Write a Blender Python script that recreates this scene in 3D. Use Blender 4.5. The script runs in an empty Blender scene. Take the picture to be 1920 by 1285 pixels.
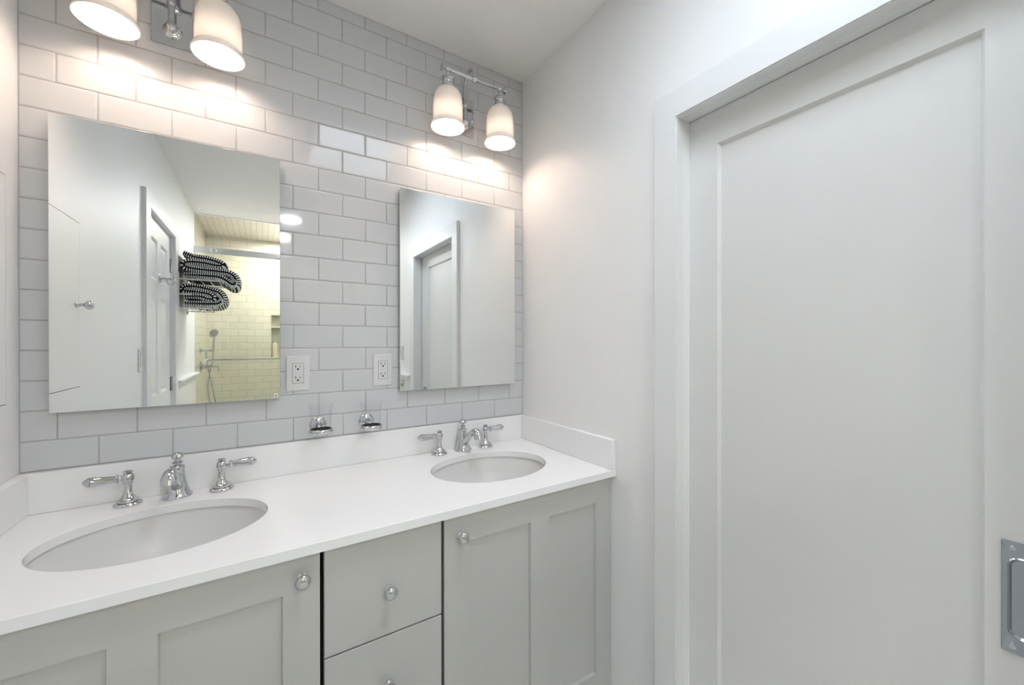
import bpy, bmesh, math, random
from mathutils import Vector, Matrix
PI = math.pi
random.seed(7)
S = bpy.context.scene
COL = S.collection

# ------------------------------------------------------------------ camera
F_PX = 753.07
cam_d = bpy.data.cameras.new('camera')
cam_d.sensor_width = 36.0
cam_d.sensor_fit = 'HORIZONTAL'
cam_d.lens = F_PX / 1920.0 * 36.0
cam_d.clip_start = 0.01
cam = bpy.data.objects.new('camera', cam_d)
COL.objects.link(cam)
yaw, pitch, roll = 0.5700, -0.0018, -0.0013
fw = Vector((math.sin(yaw) * math.cos(pitch), math.cos(yaw) * math.cos(pitch), math.sin(pitch)))
rt = Vector((math.cos(yaw), -math.sin(yaw), 0.0))
up = rt.cross(fw)
R_ = rt * math.cos(roll) + up * math.sin(roll)
U_ = -rt * math.sin(roll) + up * math.cos(roll)
m = Matrix((R_, U_, -fw)).transposed().to_4x4()
m.translation = Vector((0.4368, -1.5313, 1.3329))
cam.matrix_world = m
S.camera = cam

# ------------------------------------------------------------------ world, exposure, large lights
w = bpy.data.worlds.new('world')
S.world = w
w.use_nodes = True
w.node_tree.nodes['Background'].inputs[0].default_value = (0.75, 0.85, 1.0, 1)
w.node_tree.nodes['Background'].inputs[1].default_value = 0.3
S.view_settings.view_transform = 'Standard'
S.view_settings.look = 'None'
S.view_settings.gamma = 1.0
S.view_settings.use_curve_mapping = False
S.view_settings.exposure = 1.95
SKYLIGHT = 5.7          # daylight through the skylight pane
BULB = 16.0             # sconce bulbs
DOWNLIGHT = 52.0        # recessed ceiling lamp
SHOWER_FILL = 155.0  # lamp added in the shower ceiling to brighten its tiles and fill the room

# ------------------------------------------------------------------ room constants
XL, XR = -0.067, 1.477
CEIL = 2.525
CT = 0.8955             # counter top height
YG = -3.22              # shower glass plane
YB = -4.10              # shower back wall

# ------------------------------------------------------------------ materials
def mat(name, col, rough=0.5, metal=0.0, spec=0.5, coat=0.0, bump=None, var=None, emit=None, es=0):
    M = bpy.data.materials.new(name)
    M.use_nodes = True
    nt = M.node_tree
    b = nt.nodes['Principled BSDF']
    b.inputs['Base Color'].default_value = (*col, 1)
    b.inputs['Roughness'].default_value = rough
    b.inputs['Metallic'].default_value = metal
    b.inputs['Specular IOR Level'].default_value = spec
    b.inputs['Coat Weight'].default_value = coat
    b.inputs['Coat Roughness'].default_value = 0.05
    if emit:
        b.inputs['Emission Color'].default_value = (*emit, 1)
        b.inputs['Emission Strength'].default_value = es
    tc = nt.nodes.new('ShaderNodeTexCoord')
    if bump:
        sc, st = bump
        n = nt.nodes.new('ShaderNodeTexNoise')
        n.inputs['Scale'].default_value = sc
        n.inputs['Detail'].default_value = 4
        nt.links.new(tc.outputs['Object'], n.inputs['Vector'])
        bp = nt.nodes.new('ShaderNodeBump')
        bp.inputs['Strength'].default_value = st
        bp.inputs['Distance'].default_value = 0.001
        nt.links.new(n.outputs['Fac'], bp.inputs['Height'])
        nt.links.new(bp.outputs['Normal'], b.inputs['Normal'])
    if var:
        sc, amt = var
        n = nt.nodes.new('ShaderNodeTexNoise')
        n.inputs['Scale'].default_value = sc
        nt.links.new(tc.outputs['Object'], n.inputs['Vector'])
        mx = nt.nodes.new('ShaderNodeMix')
        mx.data_type = 'RGBA'
        mx.inputs[6].default_value = (*[c * (1 - amt) for c in col], 1)
        mx.inputs[7].default_value = (*[min(1, c * (1 + amt)) for c in col], 1)
        nt.links.new(n.outputs['Fac'], mx.inputs[0])
        nt.links.new(mx.outputs[2], b.inputs['Base Color'])
    return M

def brick_mat(name, col, mortar, bw, rh, axes, rough=0.12, offset=0.5, msize=0.0022):
    M = mat(name, col, rough)
    nt = M.node_tree
    b = nt.nodes['Principled BSDF']
    tc = nt.nodes.new('ShaderNodeTexCoord')
    sp = nt.nodes.new('ShaderNodeSeparateXYZ')
    cb = nt.nodes.new('ShaderNodeCombineXYZ')
    nt.links.new(tc.outputs['Object'], sp.inputs[0])
    nt.links.new(sp.outputs[axes[0]], cb.inputs[0])
    nt.links.new(sp.outputs[axes[1]], cb.inputs[1])
    br = nt.nodes.new('ShaderNodeTexBrick')
    br.offset = offset
    br.inputs['Scale'].default_value = 1.0
    br.inputs['Brick Width'].default_value = bw
    br.inputs['Row Height'].default_value = rh
    br.inputs['Mortar Size'].default_value = msize
    br.inputs['Mortar Smooth'].default_value = 0.3
    br.inputs['Color1'].default_value = (*col, 1)
    br.inputs['Color2'].default_value = (*[c * 0.94 for c in col], 1)
    br.inputs['Mortar'].default_value = (*mortar, 1)
    nt.links.new(cb.outputs[0], br.inputs['Vector'])
    nt.links.new(br.outputs['Color'], b.inputs['Base Color'])
    bp = nt.nodes.new('ShaderNodeBump')
    bp.invert = True
    bp.inputs['Strength'].default_value = 0.6
    bp.inputs['Distance'].default_value = 0.002
    nt.links.new(br.outputs['Fac'], bp.inputs['Height'])
    nt.links.new(bp.outputs['Normal'], b.inputs['Normal'])
    return M

def pane_mat(name, tint, ior=1.5):
    M = bpy.data.materials.new(name)
    M.use_nodes = True
    nt = M.node_tree
    nt.nodes.clear()
    out = nt.nodes.new('ShaderNodeOutputMaterial')
    tr = nt.nodes.new('ShaderNodeBsdfTransparent')
    tr.inputs[0].default_value = (*tint, 1)
    gl = nt.nodes.new('ShaderNodeBsdfGlossy')
    gl.inputs['Roughness'].default_value = 0.0
    fr = nt.nodes.new('ShaderNodeFresnel')
    fr.inputs[0].default_value = ior
    mx = nt.nodes.new('ShaderNodeMixShader')
    ge = nt.nodes.new('ShaderNodeNewGeometry')     # reflect at the outer skin only
    fb = nt.nodes.new('ShaderNodeMath'); fb.operation = 'SUBTRACT'
    fb.inputs[0].default_value = 1.0
    nt.links.new(ge.outputs['Backfacing'], fb.inputs[1])
    fm = nt.nodes.new('ShaderNodeMath'); fm.operation = 'MULTIPLY'
    nt.links.new(fr.outputs[0], fm.inputs[0])
    nt.links.new(fb.outputs[0], fm.inputs[1])
    nt.links.new(fm.outputs[0], mx.inputs[0])
    nt.links.new(tr.outputs[0], mx.inputs[1])
    nt.links.new(gl.outputs[0], mx.inputs[2])
    nt.links.new(mx.outputs[0], out.inputs[0])
    return M

def opal_mat(name):
    M = bpy.data.materials.new(name)
    M.use_nodes = True
    nt = M.node_tree
    nt.nodes.clear()
    out = nt.nodes.new('ShaderNodeOutputMaterial')
    df = nt.nodes.new('ShaderNodeBsdfDiffuse')
    df.inputs[0].default_value = (0.86, 0.84, 0.81, 1)
    tl = nt.nodes.new('ShaderNodeBsdfTranslucent')
    tl.inputs[0].default_value = (0.90, 0.89, 0.87, 1)
    m1 = nt.nodes.new('ShaderNodeMixShader')
    m1.inputs[0].default_value = 0.25
    nt.links.new(df.outputs[0], m1.inputs[1])
    nt.links.new(tl.outputs[0], m1.inputs[2])
    gl = nt.nodes.new('ShaderNodeBsdfGlossy')
    gl.inputs['Roughness'].default_value = 0.25
    fr = nt.nodes.new('ShaderNodeFresnel')
    fr.inputs[0].default_value = 1.4
    m2 = nt.nodes.new('ShaderNodeMixShader')
    nt.links.new(fr.outputs[0], m2.inputs[0])
    nt.links.new(m1.outputs[0], m2.inputs[1])
    nt.links.new(gl.outputs[0], m2.inputs[2])
    nt.links.new(m2.outputs[0], out.inputs[0])
    return M

def emit_mat(name, col, strength):
    M = bpy.data.materials.new(name)
    M.use_nodes = True
    nt = M.node_tree
    nt.nodes.clear()
    out = nt.nodes.new('ShaderNodeOutputMaterial')
    e = nt.nodes.new('ShaderNodeEmission')
    e.inputs[0].default_value = (*col, 1)
    e.inputs[1].default_value = strength
    nt.links.new(e.outputs[0], out.inputs[0])
    return M

def glass_mat(name):
    M = bpy.data.materials.new(name)
    M.use_nodes = True
    nt = M.node_tree
    b = nt.nodes['Principled BSDF']
    b.inputs['Base Color'].default_value = (0.98, 0.99, 0.99, 1)
    b.inputs['Roughness'].default_value = 0.0
    b.inputs['IOR'].default_value = 1.48
    b.inputs['Transmission Weight'].default_value = 1.0
    return M

WALL = (0.875, 0.88, 0.885)
M_wall = mat('white_wall_paint', WALL, 0.45, bump=(180, 0.05))
M_ceil = mat('ceiling_paint', (0.90, 0.89, 0.885), 0.7, bump=(120, 0.05))
M_trim = mat('trim_paint', (0.825, 0.835, 0.845), 0.35)
M_door = mat('door_paint', (0.76, 0.76, 0.75), 0.4, bump=(90, 0.08), var=(6, 0.01))
M_door2 = mat('white_door_paint', (0.84, 0.85, 0.85), 0.35)
M_tile = mat('glossy_white_tile', (0.64, 0.65, 0.672), 0.06, spec=0.5)
M_grout = mat('grey_grout', (0.44, 0.43, 0.43), 0.9, bump=(300, 0.2))
M_quartz = mat('white_quartz', (0.90, 0.905, 0.915), 0.18, var=(300, 0.012))
M_porcelain = mat('porcelain', (0.75, 0.75, 0.745), 0.3, spec=0.35)
M_cab = mat('pale_grey_cabinet_paint', (0.545, 0.545, 0.53), 0.4, bump=(150, 0.04))
M_dark = mat('dark_gap_shade', (0.07, 0.065, 0.05), 0.8)  # near-black colour standing in for shade in the cabinet gaps and door slot
M_chrome = mat('polished_chrome', (0.60, 0.61, 0.63), 0.05, metal=1.0)
M_satin = mat('brushed_aluminium', (0.72, 0.73, 0.74), 0.3, metal=1.0)
M_pull = mat('dull_chrome_pull', (0.42, 0.45, 0.49), 0.18, metal=1.0)
M_mirror = mat('mirror_silver', (0.865, 0.885, 0.885), 0.0, metal=1.0)
M_edge = mat('mirror_edge', (0.60, 0.62, 0.61), 0.25, metal=0.7)
M_opal = opal_mat('opal_glass')
M_bulb = emit_mat('lamp_bulb', (1.0, 0.78, 0.63), BULB)
M_sky = emit_mat('skylight_daylight', (0.80, 0.90, 1.0), SKYLIGHT)
M_down = emit_mat('downlight_lens', (0.95, 0.97, 1.0), DOWNLIGHT)
M_shower_fill = emit_mat('shower_fill_lens', (1.0, 0.96, 0.92), SHOWER_FILL)
M_glass = pane_mat('clear_tumbler_glass', (0.994, 0.996, 0.996), 1.35)
M_shglass = pane_mat('greenish_shower_glass', (0.95, 0.965, 0.925))
M_plastic = mat('white_plastic', (0.72, 0.72, 0.735), 0.25)
M_slot = mat('dark_slot', (0.02, 0.02, 0.02), 0.6)
M_black = mat('black_rubber', (0.012, 0.012, 0.013), 0.5)
M_floor = brick_mat('floor_tile', (0.78, 0.78, 0.77), (0.6, 0.6, 0.6), 0.05, 0.05, (0, 1), 0.3, 0.0)
SHT = (0.74, 0.71, 0.61)
M_sh_xz = brick_mat('shower_tile_back', SHT, (0.50, 0.47, 0.39), 0.156, 0.078, (0, 2))
M_sh_yz = brick_mat('shower_tile_side', SHT, (0.50, 0.47, 0.39), 0.156, 0.078, (1, 2))
M_sh_xy = brick_mat('shower_tile_ceiling', SHT, (0.44, 0.41, 0.34), 0.052, 0.052, (0, 1), offset=0.0)
M_bottle = mat('cream_bottle', (0.72, 0.66, 0.50), 0.35)
M_bottle2 = mat('amber_bottle', (0.62, 0.55, 0.34), 0.3)
M_fringe_w = mat('white_cotton_fringe', (0.75, 0.75, 0.74), 0.9)

def towel_mat():
    M = mat('black_white_woven_cotton', (0.5, 0.5, 0.5), 0.95, spec=0.1)
    nt = M.node_tree
    b = nt.nodes['Principled BSDF']
    uv = nt.nodes.new('ShaderNodeUVMap')
    sp = nt.nodes.new('ShaderNodeSeparateXYZ')
    nt.links.new(uv.outputs[0], sp.inputs[0])
    def fr(sock, mul, add=0.0):
        a = nt.nodes.new('ShaderNodeMath'); a.operation = 'MULTIPLY_ADD'
        nt.links.new(sock, a.inputs[0]); a.inputs[1].default_value = mul; a.inputs[2].default_value = add
        f = nt.nodes.new('ShaderNodeMath'); f.operation = 'FRACT'
        nt.links.new(a.outputs[0], f.inputs[0])
        return f.outputs[0]
    def lt(sock, v):
        a = nt.nodes.new('ShaderNodeMath'); a.operation = 'LESS_THAN'
        nt.links.new(sock, a.inputs[0]); a.inputs[1].default_value = v
        return a.outputs[0]
    def mul(a_, b_):
        a = nt.nodes.new('ShaderNodeMath'); a.operation = 'MULTIPLY'
        nt.links.new(a_, a.inputs[0]); nt.links.new(b_, a.inputs[1])
        return a.outputs[0]
    # u = along the folded cloth, v = across it (metres)
    stripe = lt(fr(sp.outputs[0], 1 / 0.0135), 0.52)
    dash = lt(fr(sp.outputs[1], 1 / 0.019), 0.78)
    fac = mul(stripe, dash)
    mx = nt.nodes.new('ShaderNodeMix'); mx.data_type = 'RGBA'
    mx.inputs[6].default_value = (0.012, 0.012, 0.013, 1)
    mx.inputs[7].default_value = (0.85, 0.85, 0.84, 1)
    nt.links.new(fac, mx.inputs[0])
    nt.links.new(mx.outputs[2], b.inputs['Base Color'])
    bp = nt.nodes.new('ShaderNodeBump')
    bp.inputs['Strength'].default_value = 0.8
    bp.inputs['Distance'].default_value = 0.002
    nt.links.new(fac, bp.inputs['Height'])
    nt.links.new(bp.outputs['Normal'], b.inputs['Normal'])
    return M
M_towel = towel_mat()

def bead_mat():
    M = mat('beadboard_paint', (0.82, 0.82, 0.79), 0.4)
    nt = M.node_tree
    b = nt.nodes['Principled BSDF']
    tc = nt.nodes.new('ShaderNodeTexCoord')
    wv = nt.nodes.new('ShaderNodeTexWave')
    wv.bands_direction = 'Y'
    wv.inputs['Scale'].default_value = 1 / 0.04 / 3.18
    nt.links.new(tc.outputs['Object'], wv.inputs['Vector'])
    rp = nt.nodes.new('ShaderNodeValToRGB')
    rp.color_ramp.elements[0].position = 0.0
    rp.color_ramp.elements[1].position = 0.16
    nt.links.new(wv.outputs['Fac'], rp.inputs[0])
    bp = nt.nodes.new('ShaderNodeBump')
    bp.inputs['Strength'].default_value = 1.0
    bp.inputs['Distance'].default_value = 0.004
    nt.links.new(rp.outputs[0], bp.inputs['Height'])
    nt.links.new(bp.outputs['Normal'], b.inputs['Normal'])
    return M
M_bead = bead_mat()

# ------------------------------------------------------------------ object helpers
def thing(name, label, cat, loc, group=None):
    o = bpy.data.objects.new(name, None)
    o.empty_display_size = 0.05
    o.location = loc
    o['label'] = label
    o['category'] = cat
    if group:
        o['group'] = group
    COL.objects.link(o)
    return o

def world_loc(o):
    v = Vector((0, 0, 0))
    while o:
        v += Vector(o.location)
        o = o.parent
    return v

def obj(name, bm, mats, parent=None, smooth=None, label=None):
    """bm in world coordinates; the mesh is stored relative to its parent."""
    if parent:
        bmesh.ops.translate(bm, vec=-world_loc(parent), verts=bm.verts)
    bmesh.ops.recalc_face_normals(bm, faces=bm.faces) if not getattr(bm, 'keepn', False) else None
    me = bpy.data.meshes.new(name)
    if smooth is not None:
        for f in bm.faces:
            f.smooth = True
        for e in bm.edges:
            if len(e.link_faces) == 2 and e.calc_face_angle(0) > smooth:
                e.smooth = False
    bm.to_mesh(me)
    bm.free()
    for mm in (mats if isinstance(mats, (list, tuple)) else [mats]):
        me.materials.append(mm)
    o = bpy.data.objects.new(name, me)
    COL.objects.link(o)
    if parent:
        o.parent = parent
    if label:
        o['label'] = label
    return o

def tag(o, label, cat, group=None):
    o['label'] = label
    o['category'] = cat
    if group:
        o['group'] = group
    return o

def struct(o):
    o['kind'] = 'structure'
    return o

SM = math.radians(35)

def box(bm, x0, x1, y0, y1, z0, z1, bev=0.0, seg=2, mi=0):
    v = [bm.verts.new(p) for p in ((x0, y0, z0), (x1, y0, z0), (x1, y1, z0), (x0, y1, z0),
                                   (x0, y0, z1), (x1, y0, z1), (x1, y1, z1), (x0, y1, z1))]
    fs = [bm.faces.new([v[i] for i in q]) for q in ((3, 2, 1, 0), (4, 5, 6, 7), (0, 1, 5, 4), (1, 2, 6, 5), (2, 3, 7, 6), (3, 0, 4, 7))]
    for f in fs:
        f.material_index = mi
    if bev:
        es = list({e for f in fs for e in f.edges})
        r = bmesh.ops.bevel(bm, geom=es, offset=bev, segments=seg, affect='EDGES', profile=0.5)
        for f in r['faces']:
            f.material_index = mi
    return v

def frame_from(axis):
    a = Vector(axis).normalized()
    t = Vector((0, 0, 1)) if abs(a.z) < 0.9 else Vector((1, 0, 0))
    u = t.cross(a).normalized()
    v = a.cross(u)
    return a, u, v

def lathe(bm, prof, origin=(0, 0, 0), axis=(0, 0, 1), n=32, sx=1.0, sy=1.0, mi=0, closed=False):
    """prof: list of (r, h). r=0 gives a pole."""
    a, u, v = frame_from(axis)
    O = Vector(origin)
    rings = []
    for r, h in prof:
        if r < 1e-7:
            rings.append([bm.verts.new(O + a * h)])
        else:
            rings.append([bm.verts.new(O + a * h + u * (r * sx * math.cos(2 * PI * i / n)) + v * (r * sy * math.sin(2 * PI * i / n))) for i in range(n)])
    pr = list(zip(rings, rings[1:]))
    if closed:
        pr.append((rings[-1], rings[0]))
    for A, B in pr:
        for i in range(n):
            j = (i + 1) % n
            if len(A) == 1 and len(B) == 1:
                continue
            if len(A) == 1:
                f = bm.faces.new((A[0], B[j], B[i]))
            elif len(B) == 1:
                f = bm.faces.new((A[i], A[j], B[0]))
            else:
                f = bm.faces.new((A[i], A[j], B[j], B[i]))
            f.material_index = mi

def smooth_path(pts, k=6):
    P = [Vector(p) for p in pts]
    out = []
    for i in range(len(P) - 1):
        p0 = P[max(i - 1, 0)]; p1 = P[i]; p2 = P[i + 1]; p3 = P[min(i + 2, len(P) - 1)]
        for j in range(k):
            t = j / k
            out.append(0.5 * ((2 * p1) + (p2 - p0) * t + (2 * p0 - 5 * p1 + 4 * p2 - p3) * t * t + (3 * p1 - p0 - 3 * p2 + p3) * t ** 3))
    out.append(P[-1])
    return out

def tube(bm, pts, rad, n=12, cap=True, mi=0):
    """sweep; rad a number or a list per point"""
    P = [Vector(p) for p in pts]
    if not isinstance(rad, (list, tuple)):
        rad = [rad] * len(P)
    if len(rad) != len(P):
        L = len(rad) - 1
        rr = []
        for i in range(len(P)):
            t = i / (len(P) - 1) * L
            k = min(int(t), L - 1)
            rr.append(rad[k] + (rad[k + 1] - rad[k]) * (t - k))
        rad = rr
    rings = []
    uprev = None
    for i, p in enumerate(P):
        d = (P[min(i + 1, len(P) - 1)] - P[max(i - 1, 0)]).normalized()
        if uprev is None:
            _, u, v = frame_from(d)
        else:
            u = (uprev - d * uprev.dot(d)).normalized()
            v = d.cross(u)
        uprev = u
        rings.append([bm.verts.new(p + u * (rad[i] * math.cos(2 * PI * k / n)) + v * (rad[i] * math.sin(2 * PI * k / n))) for k in range(n)])
    for A, B in zip(rings, rings[1:]):
        for i in range(n):
            j = (i + 1) % n
            bm.faces.new((A[i], A[j], B[j], B[i])).material_index = mi
    if cap:
        bm.faces.new(rings[0][::-1]).material_index = mi
        bm.faces.new(rings[-1]).material_index = mi

def sphere(bm, c, r, n=20, m_=12, sz=1.0):
    lathe(bm, [(0, -r * sz)] + [(r * math.sin(PI * i / m_), -r * sz * math.cos(PI * i / m_)) for i in range(1, m_)] + [(0, r * sz)], c, n=n)

def slab(bm, mp, u0, u1, v0, v1, thick, holes=(), depth=0.008, slope=0.004, raised=None):
    """panelled slab: front face at n=0, back at n=thick. mp(u,v,n)->xyz.
    holes: rects recessed by depth with sloping edges (raised: inner field brought forward again)."""
    us = sorted({u0, u1, *[h[0] for h in holes], *[h[1] for h in holes]})
    vs = sorted({v0, v1, *[h[2] for h in holes], *[h[3] for h in holes]})
    cache = {}
    def V(u, v, n):
        k = (round(u, 5), round(v, 5), round(n, 5))
        if k not in cache:
            cache[k] = bm.verts.new(mp(u, v, n))
        return cache[k]
    def inside(u, v):
        return any(h[0] < u < h[1] and h[2] < v < h[3] for h in holes)
    for i in range(len(us) - 1):
        for j in range(len(vs) - 1):
            if inside((us[i] + us[i + 1]) / 2, (vs[j] + vs[j + 1]) / 2):
                continue
            bm.faces.new((V(us[i], vs[j], 0), V(us[i + 1], vs[j], 0), V(us[i + 1], vs[j + 1], 0), V(us[i], vs[j + 1], 0)))
    def ring(a, na, b, nb, sub=None):
        A = [(a[0], a[2]), (a[1], a[2]), (a[1], a[3]), (a[0], a[3])]
        B = [(b[0], b[2]), (b[1], b[2]), (b[1], b[3]), (b[0], b[3])]
        for k in range(4):
            l = (k + 1) % 4
            bm.faces.new((V(*A[k], na), V(*A[l], na), V(*B[l], nb), V(*B[k], nb)))
    for h in holes:
        s = slope
        hi = (h[0] + s, h[1] - s, h[2] + s, h[3] - s)
        # outer edges of the hole may be split by grid lines of other holes: use own verts (tiny seam free as coplanar)
        ring(h, 0, hi, depth)
        if raised:
            w1, w2 = raised
            h2 = (hi[0] + w1, hi[1] - w1, hi[2] + w1, hi[3] - w1)
            h3 = (h2[0] + w2, h2[1] - w2, h2[2] + w2, h2[3] - w2)
            ring(hi, depth, h2, depth)
            ring(h2, depth, h3, 0.002)
            q = h3; nn = 0.002
        else:
            q = hi; nn = depth
        bm.faces.new((V(q[0], q[2], nn), V(q[1], q[2], nn), V(q[1], q[3], nn), V(q[0], q[3], nn)))
    # back and rim
    bk = [(u0, v0), (u1, v0), (u1, v1), (u0, v1)]
    bm.faces.new([V(*c, thick) for c in bk][::-1])
    for (ua, va), (ub, vb) in zip(bk, bk[1:] + bk[:1]):
        if va == vb:
            line = us if ub > ua else us[::-1]
            pts = [(u, va) for u in line]
        else:
            line = vs if vb > va else vs[::-1]
            pts = [(ua, v) for v in line]
        bm.faces.new([V(*p, 0) for p in pts][::-1] + [V(ua, va, thick), V(ub, vb, thick)])

def wall_mesh(mp, u0, u1, v0, v1, thick, holes=()):
    """flat wall of real thickness with through openings"""
    bm = bmesh.new()
    us = sorted({u0, u1, *[h[0] for h in holes], *[h[1] for h in holes]})
    vs = sorted({v0, v1, *[h[2] for h in holes], *[h[3] for h in holes]})
    cache = {}
    def V(u, v, n):
        k = (round(u, 5), round(v, 5), round(n, 5))
        if k not in cache:
            cache[k] = bm.verts.new(mp(u, v, n))
        return cache[k]
    nu, nv = len(us) - 1, len(vs) - 1
    def solid(i, j):
        if i < 0 or j < 0 or i >= nu or j >= nv:
            return False
        u, v = (us[i] + us[i + 1]) / 2, (vs[j] + vs[j + 1]) / 2
        return not any(h[0] < u < h[1] and h[2] < v < h[3] for h in holes)
    for i in range(nu):
        for j in range(nv):
            if not solid(i, j):
                continue
            a, b, c, d = us[i], us[i + 1], vs[j], vs[j + 1]
            bm.faces.new((V(a, c, 0), V(b, c, 0), V(b, d, 0), V(a, d, 0)))
            bm.faces.new((V(a, d, thick), V(b, d, thick), V(b, c, thick), V(a, c, thick)))
            for (p, q, ni, nj) in (((a, c), (b, c), i, j - 1), ((b, c), (b, d), i + 1, j), ((b, d), (a, d), i, j + 1), ((a, d), (a, c), i - 1, j)):
                if not solid(ni, nj):
                    bm.faces.new((V(*p, 0), V(*p, thick), V(*q, thick), V(*q, 0)))
    return bm

map_back = lambda u, v, n: (u, n, v)               # faces -y
map_left = lambda u, v, n: (XL - n, u, v)          # faces +x, u = y
map_right = lambda u, v, n: (XR + n, u, v)         # faces -x, u = y
map_ceil = lambda u, v, n: (u, v, CEIL + n)

# ================================================================== THE SETTING
# tiled back wall: every tile has a cushioned edge and its own tiny tilt
def tile_wall():
    bm = bmesh.new()
    W, H, J = 0.156, 0.078, 0.0015
    def one(x0, x1, z0, z1):
        x0 += J / 2; x1 -= J / 2; z0 += J / 2; z1 -= J / 2
        if x1 - x0 < 0.006 or z1 - z0 < 0.006:
            return
        tx, tz = random.gauss(0, 0.0005), random.gauss(0, 0.0007)
        cx, cz = (x0 + x1) / 2, (z0 + z1) / 2
        rings = []
        for ins, dep in ((0.0, 0.0032), (0.0004, 0.0016), (0.0012, 0.0008), (0.0026, 0.00025), (0.0048, 0.0)):
            ins = min(ins, (x1 - x0) * 0.45, (z1 - z0) * 0.45)
            a, b, c, d = x0 + ins, x1 - ins, z0 + ins, z1 - ins
            rings.append([bm.verts.new((x, dep + 0.0002 + tx * (x - cx) + tz * (z - cz), z)) for x, z in ((a, c), (b, c), (b, d), (a, d))])
        for A, B in zip(rings, rings[1:]):
            for i in range(4):
                j = (i + 1) % 4
                bm.faces.new((A[i], A[j], B[j], B[i]))
        flat.append(bm.faces.new(rings[-1]))
    flat = []
    for r in range(20):
        z0, z1 = 1.0 + r * H, min(1.0 + (r + 1) * H, CEIL)
        off = 1 if r % 2 == 0 else 0          # lowest row: joints on odd half-tiles
        k = -3
        while True:
            xa = (k * 2 + off) * W / 2
            xb = xa + W
            k += 1
            if xa > XR:
                break
            xa, xb = max(xa, XL), min(xb, XR)
            if xb > xa:
                one(xa, xb, z0, z1)
    for f in bm.faces:
        f.smooth = True
    for f in flat:
        f.smooth = False          # the glazed face itself is flat
    # grout bed and the wall behind it
    n0 = len(bm.faces)
    box(bm, XL - 0.1, XR + 0.1, 0.0015, 0.12, 0.0, CEIL + 0.02, mi=1)
    return bm
bmw = tile_wall()
o = struct(obj('wall_back', bmw, [M_tile, M_grout]))

# left wall with the recessed cabinet and the six-panel door openings
CAB = (-0.462, -0.060, 1.182, 1.737)
D2 = (-2.138, -1.409, 0.0, 2.062)
struct(obj('wall_left', wall_mesh(map_left, YG, 0.10, 0.0, CEIL + 0.02, 0.12, [CAB, D2]), M_wall))
D1 = (-1.515, -0.812, 0.0, 1.981)
struct(obj('wall_right', wall_mesh(map_right, YG, 0.10, 0.0, CEIL + 0.02, 0.14, [D1]), M_wall))
bm = bmesh.new(); box(bm, XL - 0.1, XR + 0.3, YB - 0.2, 0.1, -0.06, 0.0)
struct(obj('floor', bm, M_floor))
SKY = (0.74, 1.22, -1.47, -0.86)
struct(obj('ceiling', wall_mesh(map_ceil, XL - 0.1, XR + 0.3, YG, 0.10, 0.50, [SKY]), M_ceil))
# skylight
bm = bmesh.new()
wl = [(SKY[0], SKY[0] + 0.02, SKY[2], SKY[3]), (SKY[1] - 0.02, SKY[1], SKY[2], SKY[3]),
      (SKY[0], SKY[1], SKY[2], SKY[2] + 0.02), (SKY[0], SKY[1], SKY[3] - 0.02, SKY[3])]
sk = struct(bpy.data.objects.new('window_1', None)); COL.objects.link(sk)
for a in wl:
    box(bm, a[0], a[1], a[2], a[3], CEIL + 0.44, CEIL + 0.49)
obj('frame', bm, M_trim, sk)
bm = bmesh.new(); box(bm, SKY[0], SKY[1], SKY[2], SKY[3], CEIL + 0.48, CEIL + 0.492)
obj('pane', bm, M_sky, sk)

# shower alcove beyond the glass
NI = (0.556, 0.93, 1.155, 1.655)
mb = lambda u, v, n: (u, YB - n, v)
struct(obj('wall_front', wall_mesh(mb, XL - 0.12, XR + 0.14, 0.0, CEIL + 0.02, 0.16, [NI]), M_sh_xz))
bm = bmesh.new(); box(bm, NI[0] - 0.02, NI[1] + 0.02, YB - 0.16, YB - 0.10, NI[2] - 0.02, NI[3] + 0.02)
box(bm, NI[0], NI[1], YB - 0.10, YB - 0.004, 1.505, 1.52)
struct(obj('trim_1', bm, M_sh_xz))
bm = bmesh.new(); box(bm, XL - 0.12, XL, YB, YG - 0.001, 0, CEIL + 0.02)
struct(obj('wall_left', bm, M_sh_yz))
bm = bmesh.new(); box(bm, XR, XR + 0.12, YB, YG - 0.001, 0, CEIL + 0.02)
struct(obj('wall_right', bm, M_sh_yz))
bm = bmesh.new(); box(bm, XL - 0.1, XR + 0.1, YB - 0.1, YG - 0.001, CEIL, CEIL + 0.1)
struct(obj('ceiling', bm, M_sh_xy))
bm = bmesh.new(); box(bm, XL, XR, YG - 0.012, YG + 0.012, CEIL - 0.006, CEIL + 0.001, 0.002)
struct(obj('trim_2', bm, M_trim))

# casings
def casing(name, mp, u_out, u_in, v_out, v_in, t=0.018):
    """three mitred boards round an opening; u_out/u_in = (low, high)"""
    bm = bmesh.new()
    P = [(u_out[0], 0.0), (u_out[0], v_out), (u_out[1], v_out), (u_out[1], 0.0)]
    Q = [(u_in[0], 0.0), (u_in[0], v_in), (u_in[1], v_in), (u_in[1], 0.0)]
    for k in range(3):
        a, b, c, d = P[k], P[k + 1], Q[k + 1], Q[k]
        vs = [bm.verts.new(mp(*p, -t)) for p in (a, b, c, d)] + [bm.verts.new(mp(*p, 0.0)) for p in (a, b, c, d)]
        fs = [bm.faces.new([vs[i] for i in q]) for q in ((0, 1, 2, 3), (7, 6, 5, 4), (0, 4, 5, 1), (1, 5, 6, 2), (2, 6, 7, 3), (3, 7, 4, 0))]
        long = [bm.edges.get((vs[0], vs[1])), bm.edges.get((vs[2], vs[3]))]
        bmesh.ops.bevel(bm, geom=long, offset=0.003, segments=2, affect='EDGES')
    return struct(obj(name, bm, M_trim))
casing('trim_3', map_right, (-1.600, -0.735), (-1.516, -0.813), 2.062, 1.980)
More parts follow.
